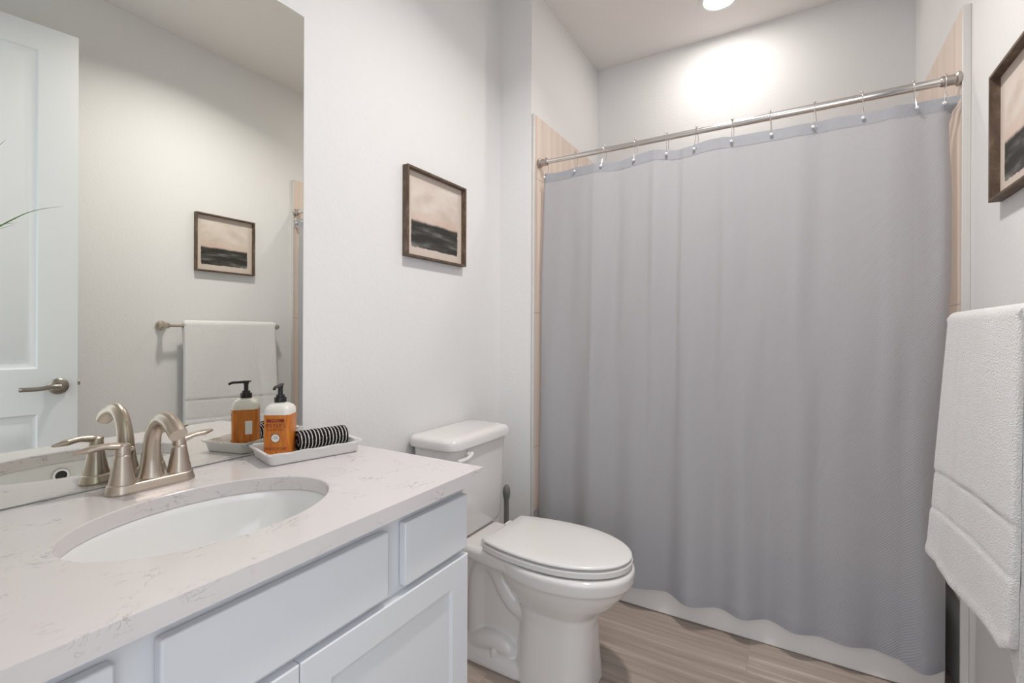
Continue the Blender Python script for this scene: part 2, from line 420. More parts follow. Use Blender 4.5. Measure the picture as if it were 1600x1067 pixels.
# tile surround of the bath: left, back and right panels
ZT = 2.19
t = struct('wall_tile_left', box(new(), (XA, YJ + 0.016, 0.34), (XA + 0.012, YB, ZT)), M_wtile)
t = struct('wall_tile_right', box(new(), (XR - 0.020, 1.993, 0.34), (XR, YB, ZT)), M_wtile)
t = struct('wall_tile_back', box(new(), (XA + 0.012, YB - 0.012, 0.34), (XR - 0.020, YB, ZT)), M_wtile)
struct('trim_1', box(new(), (XA, YJ + 0.004, 0.0), (XA + 0.014, YJ + 0.016, ZT + 0.002)), M_trim, bevel=0.004)
struct('trim_2', box(new(), (XR - 0.021, 1.984, 0.0), (XR, 1.993, ZT + 0.002)), M_trim, bevel=0.002)
struct('baseboard_left', box(new(), (0, 0.97, 0), (0.012, YJ, 0.10)), M_base, bevel=0.004)
struct('baseboard_jog', box(new(), (0.012, YJ - 0.012, 0), (XA, YJ, 0.10)), M_base, bevel=0.004)
struct('baseboard_right', box(new(), (XR - 0.012, 0.05, 0), (XR, 1.984, 0.10)), M_base, bevel=0.004)

# recessed ceiling lights
for (lx, ly), lab in zip(LIGHTS, ('round recessed ceiling light glowing above the shower alcove', 'round recessed ceiling light over the room, mirrored at the mirror top')):
    t = thing('ceiling_light', (lx, ly, ZC), lab, 'ceiling light', 'recessed ceiling lights')
    b = new(); lathe(b, [(0.071, -0.001), (0.092, -0.001), (0.092, -0.004), (0.074, -0.008), (0.071, -0.006)], (lx, ly, ZC), 40, cap=False)
    obj('trim_ring', b, M_base, t)
    b = new(); lathe(b, [(0.071, -0.002), (0.071, -0.005), (0.001, -0.005)], (lx, ly, ZC), 40)
    obj('lens', b, M_lens, t)

# ------------------------------------------------------------------ door, open against the right wall (seen in the mirror)
hx, hy, lx, ly = 1.652, 0.03, 1.497, 0.822
d = Vector((lx - hx, ly - hy, 0)); DW = d.length; d.normalize(); nrm = Vector((-d.y, d.x, 0))      # nrm points into the room
door = bpy.data.objects.new('door_1', None); COL.objects.link(door); door['kind'] = 'structure'
door.location = (hx, hy, 0); door.rotation_euler = (0, 0, math.atan2(d.y, d.x))
# local: x along the width from the hinge, y = into the room, z up
T = 0.035; ZTOP = 2.462
def panel_door():
    b = new()
    zs = [0.012, 0.20, 0.82, 1.012, 2.355, ZTOP]; xs = [0, 0.125, DW - 0.125, DW]
    for side, yf in ((1, 0.0), (-1, -T)):
        for i in range(5):
            for j in range(3):
                x0, x1, z0, z1 = xs[j], xs[j + 1], zs[i], zs[i + 1]
                if j == 1 and i in (1, 3):
                    lv = [(0, 0), (0.006, 0.005), (0.018, 0.009), (0.030, 0.009), (0.048, 0.003)]
                    rings = [[(x0 + a, yf - side * dp, z0 + a), (x1 - a, yf - side * dp, z0 + a), (x1 - a, yf - side * dp, z1 - a), (x0 + a, yf - side * dp, z1 - a)] for a, dp in lv]
                    loft(b, rings, False, True)
                else:
                    b.faces.new([b.verts.new(p) for p in ((x0, yf, z0), (x1, yf, z0), (x1, yf, z1), (x0, yf, z1))])
    for a, c in (((0, 0.012), (DW, 0.012)), ((DW, 0.012), (DW, ZTOP)), ((DW, ZTOP), (0, ZTOP)), ((0, ZTOP), (0, 0.012))):
        b.faces.new([b.verts.new(p) for p in ((a[0], 0, a[1]), (c[0], 0, c[1]), (c[0], -T, c[1]), (a[0], -T, a[1]))])
    bmesh.ops.remove_doubles(b, verts=b.verts, dist=0.0002)
    return b
obj('door_panel', panel_door(), M_door, door, local=True, angle=20)
b = new(); hxl = DW - 0.062; hz = 0.934
lathe(b, [(0.030, 0), (0.034, 0.003), (0.034, 0.007), (0.027, 0.013), (0.014, 0.016), (0.012, 0.03)], (hxl, 0.001, hz), 32, 'y')
hnd = obj('door_handle', b, M_pewter, door, local=True)
b = new(); tube(b, [(hxl + 0.004, 0.040, hz), (hxl - 0.02, 0.046, hz + 0.002), (hxl - 0.06, 0.048, hz - 0.004), (hxl - 0.10, 0.046, hz - 0.004), (hxl - 0.118, 0.040, hz - 0.004)], [0.011, 0.009, 0.0075, 0.007, 0.008], 14, 6, [0.012, 0.010, 0.009, 0.009, 0.010])
lathe(b, [(0.012, 0.022), (0.012, 0.046)], (hxl, 0.001, hz), 20, 'y')
obj('lever', b, M_pewter, hnd, local=True)
obj('latch_bolt', box(new(), (DW - 0.002, -0.024, hz + 0.0), (DW + 0.010, -0.012, hz + 0.018)), M_pewter, door, local=True, bevel=0.002)
b = new(); lathe(b, [(0.006, -0.05), (0.006, 0.05)], (0.0, 0.004, 0.25), 12); lathe(b, [(0.006, -0.05), (0.006, 0.05)], (0.0, 0.004, 1.25), 12); lathe(b, [(0.006, -0.05), (0.006, 0.05)], (0.0, 0.004, 2.2), 12)
obj('hinge', b, M_pewter, door, local=True)

# ------------------------------------------------------------------ mirror
CT = 0.846
t = thing('mirror', (0.003, 0.44, CT), 'large frameless wall mirror standing on the quartz countertop', 'mirror')
b = new(); box(b, (0.0008, Y0 + 0.012, CT + 0.002), (0.0052, 0.8765, 2.084))
obj('backing', b, M_medge, t)
b = new(); box(b, (0.0052, Y0 + 0.0135, CT + 0.0035), (0.0056, 0.875, 2.0825))
obj('glass', b, M_mirror, t, smooth=False)

# ------------------------------------------------------------------ vanity: cabinet, countertop, basin, faucet
XC = 0.543                                     # face frame plane
YV0, YV1 = 0.022, 0.930
cab = thing('vanity_cabinet', (0.28, 0.476, 0), 'white shaker bathroom vanity cabinet under the quartz countertop', 'cabinet')
b = new(); box(b, (XC - 0.019, YV0, 0.10), (XC, YV1, 0.815)); box(b, (0.003, YV0, 0.10), (XC - 0.019, YV0 + 0.018, 0.815)); box(b, (0.003, YV1 - 0.018, 0.10), (XC - 0.019, YV1, 0.815))
box(b, (0.003, YV0 + 0.018, 0.10), (XC - 0.019, YV1 - 0.018, 0.118)); box(b, (XC - 0.09, YV0, 0.0), (XC - 0.072, YV1, 0.10)); box(b, (0.003, YV0, 0), (XC - 0.09, YV0 + 0.018, 0.10)); box(b, (0.003, YV1 - 0.018, 0), (XC - 0.09, YV1, 0.10))
obj('carcass', b, M_cab, cab, bevel=0.0015)
def slab(y0, y1, z0, z1, name):
    b = new(); box(b, (XC + 0.0008, y0, z0), (XC + 0.019, y1, z1)); return obj(name, b, M_cab, cab, bevel=0.003, seg=2)
slab(0.030, 0.238, 0.660, 0.787, 'drawer_front'); slab(0.284, 0.668, 0.660, 0.787, 'false_front'); slab(0.713, 0.923, 0.660, 0.787, 'drawer_front')
def shaker(y0, y1, z0, z1):
    b = new(); x0 = XC + 0.0008; x1 = XC + 0.019; f = 0.058
    outer = [(y0, z0), (y1, z0), (y1, z1), (y0, z1)]
    def r(ins, x): return [(x, y + (ins if y == y0 else -ins), z + (ins if z == z0 else -ins)) for y, z in outer]
    loft(b, [r(0, x0), r(0, x1 - 0.002), r(0.002, x1), r(f, x1), r(f + 0.003, x1 - 0.009)], True, True)
    return obj('cabinet_door', b, M_cab, cab, angle=25)
shaker(0.030, 0.4765, 0.115, 0.6445); shaker(0.4785, 0.926, 0.115, 0.6445)

SX, SY, SA, SB = 0.320, 0.470, 0.158, 0.216
def counter():
    b = new(); x0, x1, y0, y1 = 0.002, 0.585, Y0 + 0.008, 0.956; zt, zb = CT, 0.816
    angs = sorted(set([2 * PI * i / 96 for i in range(96)] + [math.atan2(y - SY, x - SX) % (2 * PI) for x in (x0, x1) for y in (y0, y1)]))
    ot, ob, it, ib, it2 = [], [], [], [], []
    for a in angs:
        c, s = math.cos(a), math.sin(a); tt = 9
        if c > 1e-9: tt = min(tt, (x1 - SX) / c)
        if c < -1e-9: tt = min(tt, (x0 - SX) / c)
        if s > 1e-9: tt = min(tt, (y1 - SY) / s)
        if s < -1e-9: tt = min(tt, (y0 - SY) / s)
        px, py = SX + c * tt, SY + s * tt
        r = 1 / math.sqrt((c / SA) ** 2 + (s / SB) ** 2)
        ot.append((px, py, zt)); ob.append((px, py, zb))
        it.append((SX + c * (r + 0.002), SY + s * (r + 0.002), zt)); it2.append((SX + c * r, SY + s * r, zt - 0.002)); ib.append((SX + c * r, SY + s * r, zb))
    loft(b, [ob, ot, it, it2, ib, ob], False, False)
    bmesh.ops.remove_doubles(b, verts=b.verts, dist=0.00005)
    return b
ctop = obj('countertop', counter(), M_quartz, angle=30)
tag(ctop, 'pale quartz countertop with fine grey flecks on the white vanity', 'countertop')

sink = thing('sink_basin', (SX, SY, 0.816 - 0.155), 'white oval undermount basin set into the quartz countertop', 'sink')
b = new(); rr = []
for s_, z in ((1.06, 0.8155), (1.02, 0.8155), (1.005, 0.813), (0.99, 0.80), (0.95, 0.765), (0.88, 0.725), (0.76, 0.69), (0.58, 0.672), (0.36, 0.664), (0.12, 0.661)):
    rr.append(ellipse(SX, SY, z, SA * s_, SB * s_, 72))
outer = [ellipse(SX, SY, z, SA * s_, SB * s_, 72) for s_, z in ((0.12, 0.653), (0.5, 0.655), (0.84, 0.68), (0.98, 0.73), (1.04, 0.80), (1.06, 0.8155))]
loft(b, rr + outer, False, False); bmesh.ops.remove_doubles(b, verts=b.verts, dist=0.00005)
obj('basin', b, M_basin, sink)
b = new(); lathe(b, [(0.0, 0.0035), (0.012, 0.0035), (0.019, 0.004), (0.024, 0.003), (0.024, 0.0)], (SX, SY, 0.6612), 28)
obj('drain', b, M_chrome, sink)
b = new(); ox = SX + SA * 0.962
lathe(b, [(0.0195, 0.004), (0.0195, -0.002), (0.017, -0.005), (0.0125, -0.005), (0.0125, 0.002)], (ox, 0.478, 0.784), 28, 'x', cap=False)
orr = obj('overflow_ring', b, M_chrome, sink)
b = new(); lathe(b, [(0.0127, 0.0), (0.0001, 0.0)], (ox - 0.001, 0.478, 0.784), 28, 'x', cap=False)
obj('overflow_hole', b, M_dark, orr)

fa = thing('faucet', (0.070, 0.474, CT), 'brushed nickel two-handle centerset faucet behind the basin', 'faucet')
FX = 0.070
b = new()
loft(b, [rrect(FX, 0.474, CT + z, hx_, hy_, 0.2, 10) for z, hx_, hy_ in ((0.0005, 0.0285, 0.0805), (0.003, 0.0288, 0.0808), (0.006, 0.0280, 0.0800), (0.010, 0.0262, 0.0782), (0.0165, 0.0252, 0.0772), (0.0190, 0.0236, 0.0756), (0.0202, 0.0205, 0.0725), (0.0206, 0.012, 0.064))])
obj('base_plate', b, M_nickel, fa)
for s_ in (-1, 1):
    hy_ = 0.474 + s_ * 0.0515
    b = new(); lathe(b, [(0.024, 0.012), (0.0232, 0.0205), (0.0205, 0.033), (0.0170, 0.052), (0.0142, 0.070), (0.0135, 0.0745), (0.0125, 0.0755), (0.0125, 0.0775)], (FX, hy_, CT), 32)
    hub = obj('handle', b, M_nickel, fa)
    b = new(); lathe(b, [(0.0133, 0.0775), (0.0130, 0.084), (0.0118, 0.092), (0.0105, 0.0955), (0.006, 0.098), (0.001, 0.0985)], (FX, hy_, CT), 28)
    z = CT
    if s_ < 0:
        tube(b, [(FX, hy_ + 0.012, z + 0.093), (FX, hy_ - 0.008, z + 0.0945), (FX - 0.002, hy_ - 0.03, z + 0.0975), (FX - 0.006, hy_ - 0.052, z + 0.095), (FX - 0.009, hy_ - 0.074, z + 0.0925)], [0.005, 0.0115, 0.0095, 0.0115, 0.0025], 16, 8, [0.004, 0.0075, 0.006, 0.0068, 0.002], up=(0, 0, 1))
    else:
        tube(b, [(FX, hy_ - 0.012, z + 0.086), (FX, hy_ + 0.008, z + 0.0875), (FX - 0.002, hy_ + 0.03, z + 0.0925), (FX - 0.005, hy_ + 0.052, z + 0.0935), (FX - 0.008, hy_ + 0.074, z + 0.0955)], [0.005, 0.0115, 0.0095, 0.0115, 0.0025], 16, 8, [0.004, 0.0075, 0.006, 0.0068, 0.002], up=(0, 0, 1))
    obj('lever', b, M_nickel, hub)
b = new()
tube(b, [(0.066, 0.474, CT + 0.012), (0.065, 0.474, CT + 0.03), (0.066, 0.474, CT + 0.06), (0.073, 0.474, CT + 0.102), (0.091, 0.474, CT + 0.132), (0.117, 0.474, CT + 0.1450), (0.145, 0.474, CT + 0.1410), (0.166, 0.474, CT + 0.1305), (0.181, 0.474, CT + 0.1190)],
     [0.0275, 0.0225, 0.0185, 0.0165, 0.0155, 0.0155, 0.0158, 0.0162, 0.0160], 24, 8, [0.0265, 0.0205, 0.0165, 0.0145, 0.0138, 0.0140, 0.0150, 0.0162, 0.0162], up=(0, 1, 0))
obj('spout', b, M_nickel, fa)
b = new(); lathe(b, [(0.003, 0.012), (0.003, 0.052), (0.0065, 0.058), (0.0065, 0.064), (0.003, 0.070), (0.0005, 0.071)], (0.036, 0.474, CT), 16)
obj('lift_rod', b, M_nickel, fa)

# ------------------------------------------------------------------ tray, soap bottle, rolled towel
TRZ = math.radians(-15); TC = (0.119, 0.810)
tray = thing('tray', (TC[0], TC[1], CT), 'small white scalloped-rim rectangular tray in the counter corner', 'tray', rz=TRZ)
b = new(); n_ = 14
def ring(hx, hy, z, r, wav=0.0, per=9):
    P = rrect(0, 0, z, hx, hy, r, 5); out = []
    dense = []
    for i in range(len(P)):
        a = Vector(P[i]); c = Vector(P[(i + 1) % len(P)]); k = 14 if i % 6 == 5 else 1
        for j in range(k): dense.append(a.lerp(c, j / k))
    L = 0; prev = dense[0]
    for p in dense:
        L += (p - prev).length; prev = p
        out.append((p.x * (1 + wav * 0.4 * math.sin(L * 330)), p.y * (1 + wav * 0.25 * math.sin(L * 330)), p.z + wav * 0.055 * math.sin(L * 330 + 0.6)))
    return out
loft(b, [ring(0.062, 0.109, 0.0006, 0.012), ring(0.065, 0.112, 0.004, 0.014), ring(0.069, 0.117, 0.024, 0.014), ring(0.0755, 0.1235, 0.028, 0.016, 0.03), ring(0.0755, 0.1235, 0.032, 0.016, 0.03), ring(0.067, 0.1145, 0.030, 0.012, 0.012), ring(0.061, 0.1085, 0.006, 0.010), ring(0.02, 0.05, 0.0055, 0.01)], True, True)
obj('tray_body', b, M_tray, tray, local=True, angle=60)

BZ = CT + 0.0072
bot = thing('soap_bottle', (0.0835, 0.7555, BZ), 'milky soap pump bottle with orange label standing in the white tray', 'soap bottle', rz=math.radians(-53 + 90))
# local -y is the label face
def rsq(h, z, r, hd=None): return rrect(0, 0, z, h, hd or h, r, 6)
b = new(); W2, D2 = 0.0325, 0.0325
loft(b, [rsq(0.029, 0.0, 0.012), rsq(0.0325, 0.003, 0.0145), rsq(0.0325, 0.114, 0.0145), rsq(0.0318, 0.120, 0.0148), rsq(0.0295, 0.1255, 0.016), rsq(0.0255, 0.1300, 0.0175), rsq(0.0195, 0.1335, 0.0175), rsq(0.0135, 0.135, 0.0135), rsq(0.0125, 0.137, 0.0125)])
obj('bottle', b, M_bottle, bot, local=True)
b = new(); loft(b, [rsq(0.0328, 0.006, 0.0147), rsq(0.0328, 0.1065, 0.0147)], False, False)
lab = obj('label', b, M_label, bot, local=True)
b = new(); lathe(b, [(0.0145, 0.1362), (0.0148, 0.1372), (0.0148, 0.147), (0.0142, 0.1485), (0.0105, 0.149), (0.0102, 0.1535), (0.0095, 0.155), (0.0058, 0.1555), (0.0055, 0.172), (0.0065, 0.1725), (0.0065, 0.180), (0.005, 0.182), (0.0005, 0.1822)], (0, 0, 0), 24)
tube(b, [(0, 0.012, 0.1815), (0, 0.0, 0.1795), (0, -0.018, 0.1785), (0, -0.034, 0.1775), (0, -0.042, 0.1735)], [0.006, 0.0072, 0.0055, 0.0042, 0.0036], 12, 6, [0.002, 0.0042, 0.0036, 0.0034, 0.0034], up=(0, 0, 1))
obj('pump', b, M_black, bot, local=True)
def text(name, s, size, x, z, m, sx=1.0, yoff=-0.0331, rz=0):
    cu = bpy.data.curves.new('t', 'FONT'); cu.body = s; cu.size = size; cu.align_x = 'CENTER'; cu.align_y = 'CENTER'; cu.extrude = 0.0001
    o = bpy.data.objects.new('t', cu); COL.objects.link(o)
    bpy.context.view_layer.update()
    me = bpy.data.meshes.new_from_object(o.evaluated_get(bpy.context.evaluated_depsgraph_get()))
    bpy.data.objects.remove(o); bpy.data.curves.remove(cu)
    me.name = name; me.materials.clear(); me.materials.append(m)
    me.transform(Matrix.Rotation(rz, 4, 'Z') @ Matrix.Translation((x, yoff, z)) @ Matrix.Rotation(PI / 2, 4, 'X') @ Matrix.Diagonal((sx, 1, 1, 1)))
    r = bpy.data.objects.new(name, me); COL.objects.link(r); r.parent = lab; return r
b = new(); box(b, (-0.0215, -0.0331, 0.0885), (0.0215, -0.0329, 0.0965)); obj('label_banner', b, M_text, lab, local=True)
text('label_text', 'MRS.', 0.0095, 0, 0.0925, M_label, 1.1, -0.0333)
text('label_text', "MEYER'S", 0.0140, 0, 0.0800, M_text, 0.95)
text('label_text', 'CLEAN DAY', 0.0072, 0, 0.0695, M_text, 1.05)
text('label_text', 'HAND SOAP', 0.0100, 0, 0.0215, M_text, 0.92)
b = new(); lathe(b, [(0.0001, -0.0332), (0.0118, -0.0332), (0.0118, -0.0328)], (0, 0, 0.0485), 32, 'y'); bd = obj('label_badge', b, M_ring, lab, local=True)
b = new(); lathe(b, [(0.0001, -0.0334), (0.0098, -0.0334), (0.0098, -0.0330)], (0, 0, 0.0485), 32, 'y'); obj('badge_disc', b, M_white, lab, local=True)
for z, s in ((0.0518, 'APPLE'), (0.0475, 'CIDER')): text('label_text', s, 0.0044, 0, z, M_ring, 1.0, -0.0335)
b = new(); box(b, (-0.0331, 0.002, 0.040), (-0.0329, 0.019, 0.076)); obj('side_panel', b, M_white, lab, local=True)

# rolled striped towel: a spiral sheet wound around the tray's long axis
RA = TRZ; rc = Vector((TC[0], TC[1], 0)) + Matrix.Rotation(TRZ, 3, 'Z') @ Vector((-0.004, 0.040, 0))
roll = thing('rolled_towel', (rc.x, rc.y, CT + 0.0072), 'rolled black and white striped hand towel lying in the white tray', 'towel', rz=RA)
b = new(); rings = []; turns = 3.6; nn = 120; th = 0.0069
prof_o, prof_i = [], []
for i in range(nn + 1):
    q = i / nn; a = 2 * PI * turns * q + 0.9; r = 0.0050 + q * 0.0250
    prof_o.append((r * math.cos(a), r * math.sin(a))); prof_i.append(((r - th + 0.0004) * math.cos(a), (r - th + 0.0004) * math.sin(a)))
prof = prof_o + prof_i[::-1]
zmin = min(p[1] for p in prof)
for k in range(13):
    y = -0.064 + 0.130 * k / 12
    wob = 1 + 0.012 * math.sin(k * 1.9)
    rings.append([(p[0] * 1.06 * wob, y + 0.003 * math.sin(i * 0.11), (p[1] - zmin) * wob) for i, p in enumerate(prof)])
loft(b, rings)
o = obj('towel_roll', b, M_stripe, roll, local=True, angle=50)

# ------------------------------------------------------------------ potted grass at the left end of the counter
PX, PY = 0.125, 0.075
pl = thing('potted_plant', (PX, PY, CT), 'potted plant with thin green grass blades at the left end of the countertop', 'plant')
b = new(); lathe(b, [(0.030, 0.0005), (0.040, 0.002), (0.047, 0.085), (0.050, 0.088), (0.050, 0.095), (0.045, 0.095), (0.043, 0.082)], (PX, PY, CT), 32, cap=False); obj('pot', b, M_pot, pl)
b = new(); lathe(b, [(0.0445, 0.080), (0.02, 0.084), (0.001, 0.084)], (PX, PY, CT), 28, cap=False); obj('soil', b, M_soil, pl)
def blade(pts, wd):
    b = new(); pts = catmull(pts, 8); m = len(pts); rings = []
    for i, p in enumerate(pts):
        t_ = (pts[min(i + 1, m - 1)] - pts[max(i - 1, 0)]).normalized(); s = t_.cross(Vector((0.3, 0.1, 1))).normalized(); u = s.cross(t_).normalized()
        q = i / (m - 1); wv = wd * (0.55 + 0.9 * q - 1.45 * q * q) + 0.0002
        rings.append([p + s * wv, p + u * wv * 0.35 + s * 0, p - s * wv, p - u * wv * 0.12])
    loft(b, rings); return obj('leaf', b, M_leaf, pl)
z0 = CT + 0.088
blade([(PX, PY, z0), (PX + 0.002, PY + 0.04, 1.12), (PX + 0.003, PY + 0.12, 1.285), (0.127, 0.262, 1.363), (0.128, 0.315, 1.39)], 0.0042)
blade([(PX - 0.01, PY, z0), (PX - 0.02, PY + 0.03, 1.10), (0.10, 0.165, 1.25), (0.094, 0.222, 1.322), (0.092, 0.262, 1.352)], 0.0034)
blade([(PX + 0.01, PY, z0), (PX + 0.02, PY + 0.05, 1.2), (0.15, 0.165, 1.37), (0.15, 0.205, 1.425), (0.15, 0.238, 1.475)], 0.0038)
blade([(PX, PY - 0.01, z0), (PX - 0.03, PY + 0.01, 1.08), (0.07, 0.14, 1.22), (0.06, 0.20, 1.26), (0.05, 0.225, 1.262)], 0.003)
for i in range(14):
    a = random.uniform(-0.95 * PI, -0.05 * PI) if i % 3 else random.uniform(0.1, 0.9) * PI; L = random.uniform(0.25, 0.5); sp = random.uniform(0.02, 0.085)
    dx, dy = math.cos(a) * sp * 0.8, math.sin(a) * sp
    if dy > 0.03: dy = 0.03
    if PX + dx < 0.03: dx = 0.03 - PX
    if PY + dy < -0.005: dy = -0.005 - PY
    blade([(PX + dx * .1, PY + dy * .1, z0), (PX + dx * .3, PY + dy * .3, z0 + L * .4), (PX + dx * .65, PY + dy * .65, z0 + L * .8), (PX + dx, PY + dy, z0 + L)], 0.0035)

# ------------------------------------------------------------------ toilet
TY = 1.500
toi = thing('toilet', (0.40, TY, 0), 'white two-piece toilet with closed lid between vanity and shower curtain', 'toilet')
def egg(x0, x1, hw, z, xm=0.53, rl=0.36, n=40, e=2.0):
    """plan outline of seat, lid and rim: an oval nose at x1, a straight cut at x0"""
    def half(x):
        if x >= xm: return hw * max(0.0, 1 - ((x - xm) / (x1 - xm)) ** 2) ** 0.5
        return hw * max(0.0, 1 - ((xm - x) / rl) ** 2) ** 0.5
    side = []
    for i in range(n + 1):
        q = i / n; ang = q * PI / 2
        x = x0 + (x1 - x0) * math.sin(ang) ** 1.0
        side.append((x, half(x)))
    r = 0.02
    P = [(x, TY - h, z) for x, h in side] + [(x, TY + h, z) for x, h in side[-2::-1]]
    return P
def bowl():
    b = new()
    # bowl: rim, belly and front column
    S = [  # z, xback, xfront, halfwidth, exponent
        (0.000, 0.395, 0.672, 0.128, 3.2), (0.010, 0.395, 0.670, 0.126, 3.2), (0.10, 0.402, 0.664, 0.113, 3.0), (0.20, 0.405, 0.665, 0.102, 2.8), (0.245, 0.395, 0.672, 0.104, 2.6),
        (0.265, 0.375, 0.695, 0.116, 2.4), (0.295, 0.345, 0.731, 0.138, 2.2), (0.330, 0.320, 0.760, 0.155, 2.15), (0.358, 0.305, 0.777, 0.1655, 2.1), (0.366, 0.300, 0.787, 0.1735, 2.1), (0.400, 0.296, 0.791, 0.1765, 2.1), (0.409, 0.296, 0.787, 0.174, 2.1), (0.412, 0.30, 0.78, 0.168, 2.1)]
    rings = []
    for z, xa, xb, hw, e in S:
        cx = (xa + xb) / 2; rings.append(ellipse(cx, TY, z, (xb - xa) / 2, hw, 64, e))
    loft(b, rings)
    # rear deck that carries the tank
    loft(b, [[(x, TY + y, z) for y, z in ((-hw, zt - 0.012), (-hw + 0.01, zt), (hw - 0.01, zt), (hw, zt - 0.012), (hw, zb + 0.012), (hw - 0.012, zb), (-hw + 0.012, zb), (-hw, zb + 0.012))]
             for x, hw, zt, zb in ((0.035, 0.105, 0.412, 0.372), (0.05, 0.118, 0.414, 0.368), (0.16, 0.122, 0.414, 0.366), (0.24, 0.124, 0.413, 0.362), (0.32, 0.132, 0.412, 0.356), (0.42, 0.150, 0.411, 0.362))])
    # central web under the deck
    loft(b, [rrect(0.28, TY, z, hx_, hy_, 0.03, 5) for z, hx_, hy_ in ((0.0, 0.165, 0.058), (0.1, 0.165, 0.056), (0.25, 0.165, 0.056), (0.38, 0.175, 0.07))])
    # trapway: an S-shaped swelling on both sides
    for s in (-1, 1):
        yy = TY + s * 0.040
        tube(b, [(0.48, yy, 0.225), (0.43, yy, 0.205), (0.385, yy, 0.215), (0.345, yy, 0.255), (0.310, yy, 0.310), (0.270, yy, 0.335), (0.235, yy, 0.310), (0.222, yy, 0.24), (0.220, yy, 0.16), (0.220, yy, 0.06)], [0.040, 0.037, 0.034, 0.034, 0.034, 0.034, 0.035, 0.036, 0.038, 0.040], 18, 6)
        tube(b, [(0.20, TY + s * 0.06, 0.04), (0.26, TY + s * 0.065, 0.065), (0.32, TY + s * 0.064, 0.075), (0.37, TY + s * 0.060, 0.06), (0.40, TY + s * 0.05, 0.03)], [0.03, 0.036, 0.036, 0.034, 0.02], 14, 6)
    # foot
    loft(b, [rrect(0.285, TY, z, hx_, hy_, 0.05, 6) for z, hx_, hy_ in ((0.0, 0.185, 0.116), (0.012, 0.185, 0.116), (0.034, 0.18, 0.108), (0.044, 0.17, 0.094))])
    return b
o = obj('bowl', bowl(), M_ceram, toi, recalc=True)
rm = o.modifiers.new('weld', 'REMESH'); rm.mode = 'VOXEL'; rm.voxel_size = 0.004; rm.use_smooth_shade = True
sm = o.modifiers.new('smooth', 'SMOOTH'); sm.factor = 0.5; sm.iterations = 12
# bolt cap
for s in (-1, 1):
    b = new(); lathe(b, [(0.014, 0.036), (0.014, 0.052), (0.012, 0.062), (0.007, 0.066), (0.0005, 0.0665)], (0.325, TY + s * 0.092, 0), 20); obj('bolt_cap', b, M_ceram, toi)
# seat and lid
b = new(); loft(b, [egg(0.306, 0.774, 0.159, 0.4165), egg(0.298, 0.783, 0.168, 0.4195), egg(0.298, 0.784, 0.169, 0.436), egg(0.306, 0.775, 0.160, 0.4395)]); obj('seat', b, M_seat, toi, angle=50)
b = new(); loft(b, [egg(0.312, 0.768, 0.154, 0.4440), egg(0.302, 0.781, 0.1665, 0.4460), egg(0.302, 0.782, 0.1672, 0.450), egg(0.304, 0.779, 0.1645, 0.4535), egg(0.309, 0.770, 0.157, 0.4555), egg(0.36, 0.70, 0.11, 0.4575), egg(0.45, 0.60, 0.04, 0.458)]); obj('seat_lid', b, M_seat, toi, angle=50)
for s in (-1, 1):
    b = new(); loft(b, [rrect(0.288, TY + s * 0.075, z, hx_, hy_, 0.008, 4) for z, hx_, hy_ in ((0.412, 0.018, 0.024), (0.434, 0.018, 0.024), (0.440, 0.014, 0.020))]); obj('seat_hinge', b, M_seat, toi)
# tank
b = new()
def trr(z, x0, x1, hw, r): return rrect((x0 + x1) / 2, TY - 0.006, z, (x1 - x0) / 2, hw, r, 7)
loft(b, [trr(0.4145, 0.035, 0.185, 0.145, 0.03), trr(0.422, 0.028, 0.196, 0.158, 0.032), trr(0.44, 0.022, 0.204, 0.165, 0.034), trr(0.60, 0.019, 0.211, 0.171, 0.034), trr(0.757, 0.016, 0.216, 0.177, 0.034)])
obj('tank', b, M_ceram, toi)
b = new(); loft(b, [trr(0.757, 0.008, 0.226, 0.190, 0.045), trr(0.760, 0.004, 0.233, 0.199, 0.05), trr(0.782, 0.004, 0.233, 0.200, 0.05), trr(0.790, 0.007, 0.229, 0.196, 0.048), trr(0.7965, 0.016, 0.220, 0.187, 0.042), trr(0.800, 0.040, 0.196, 0.163, 0.03)])
obj('tank_lid', b, M_ceram, toi, angle=60)
b = new(); lathe(b, [(0.011, 0.0), (0.011, 0.008), (0.007, 0.012), (0.006, 0.020)], (0.2155, 1.392, 0.735), 18, 'x')
tube(b, [(0.236, 1.396, 0.738), (0.240, 1.375, 0.730), (0.241, 1.345, 0.726), (0.240, 1.304, 0.727)], [0.008, 0.0075, 0.0085, 0.009], 14, 6, [0.008, 0.007, 0.0075, 0.0085], up=(0, 0, 1))
obj('flush_lever', b, M_seat, toi)

# brush behind the toilet
t = thing('toilet_brush', (0.118, 1.835, 0), 'grey toilet brush handle standing behind the tank by the shower wall', 'toilet brush')
b = new(); lathe(b, [(0.042, 0.001), (0.045, 0.004), (0.038, 0.12), (0.036, 0.122), (0.033, 0.12), (0.036, 0.01)], (0.118, 1.835, 0), 28, cap=False); obj('holder', b, M_brush, t)
b = new(); lathe(b, [(0.02, 0.012), (0.02, 0.08), (0.011, 0.10), (0.011, 0.40), (0.0115, 0.42), (0.015, 0.432), (0.0175, 0.452), (0.0155, 0.472), (0.009, 0.484), (0.0005, 0.488)], (0.112, 1.835, 0), 22); obj('brush_handle', b, M_brush, t)

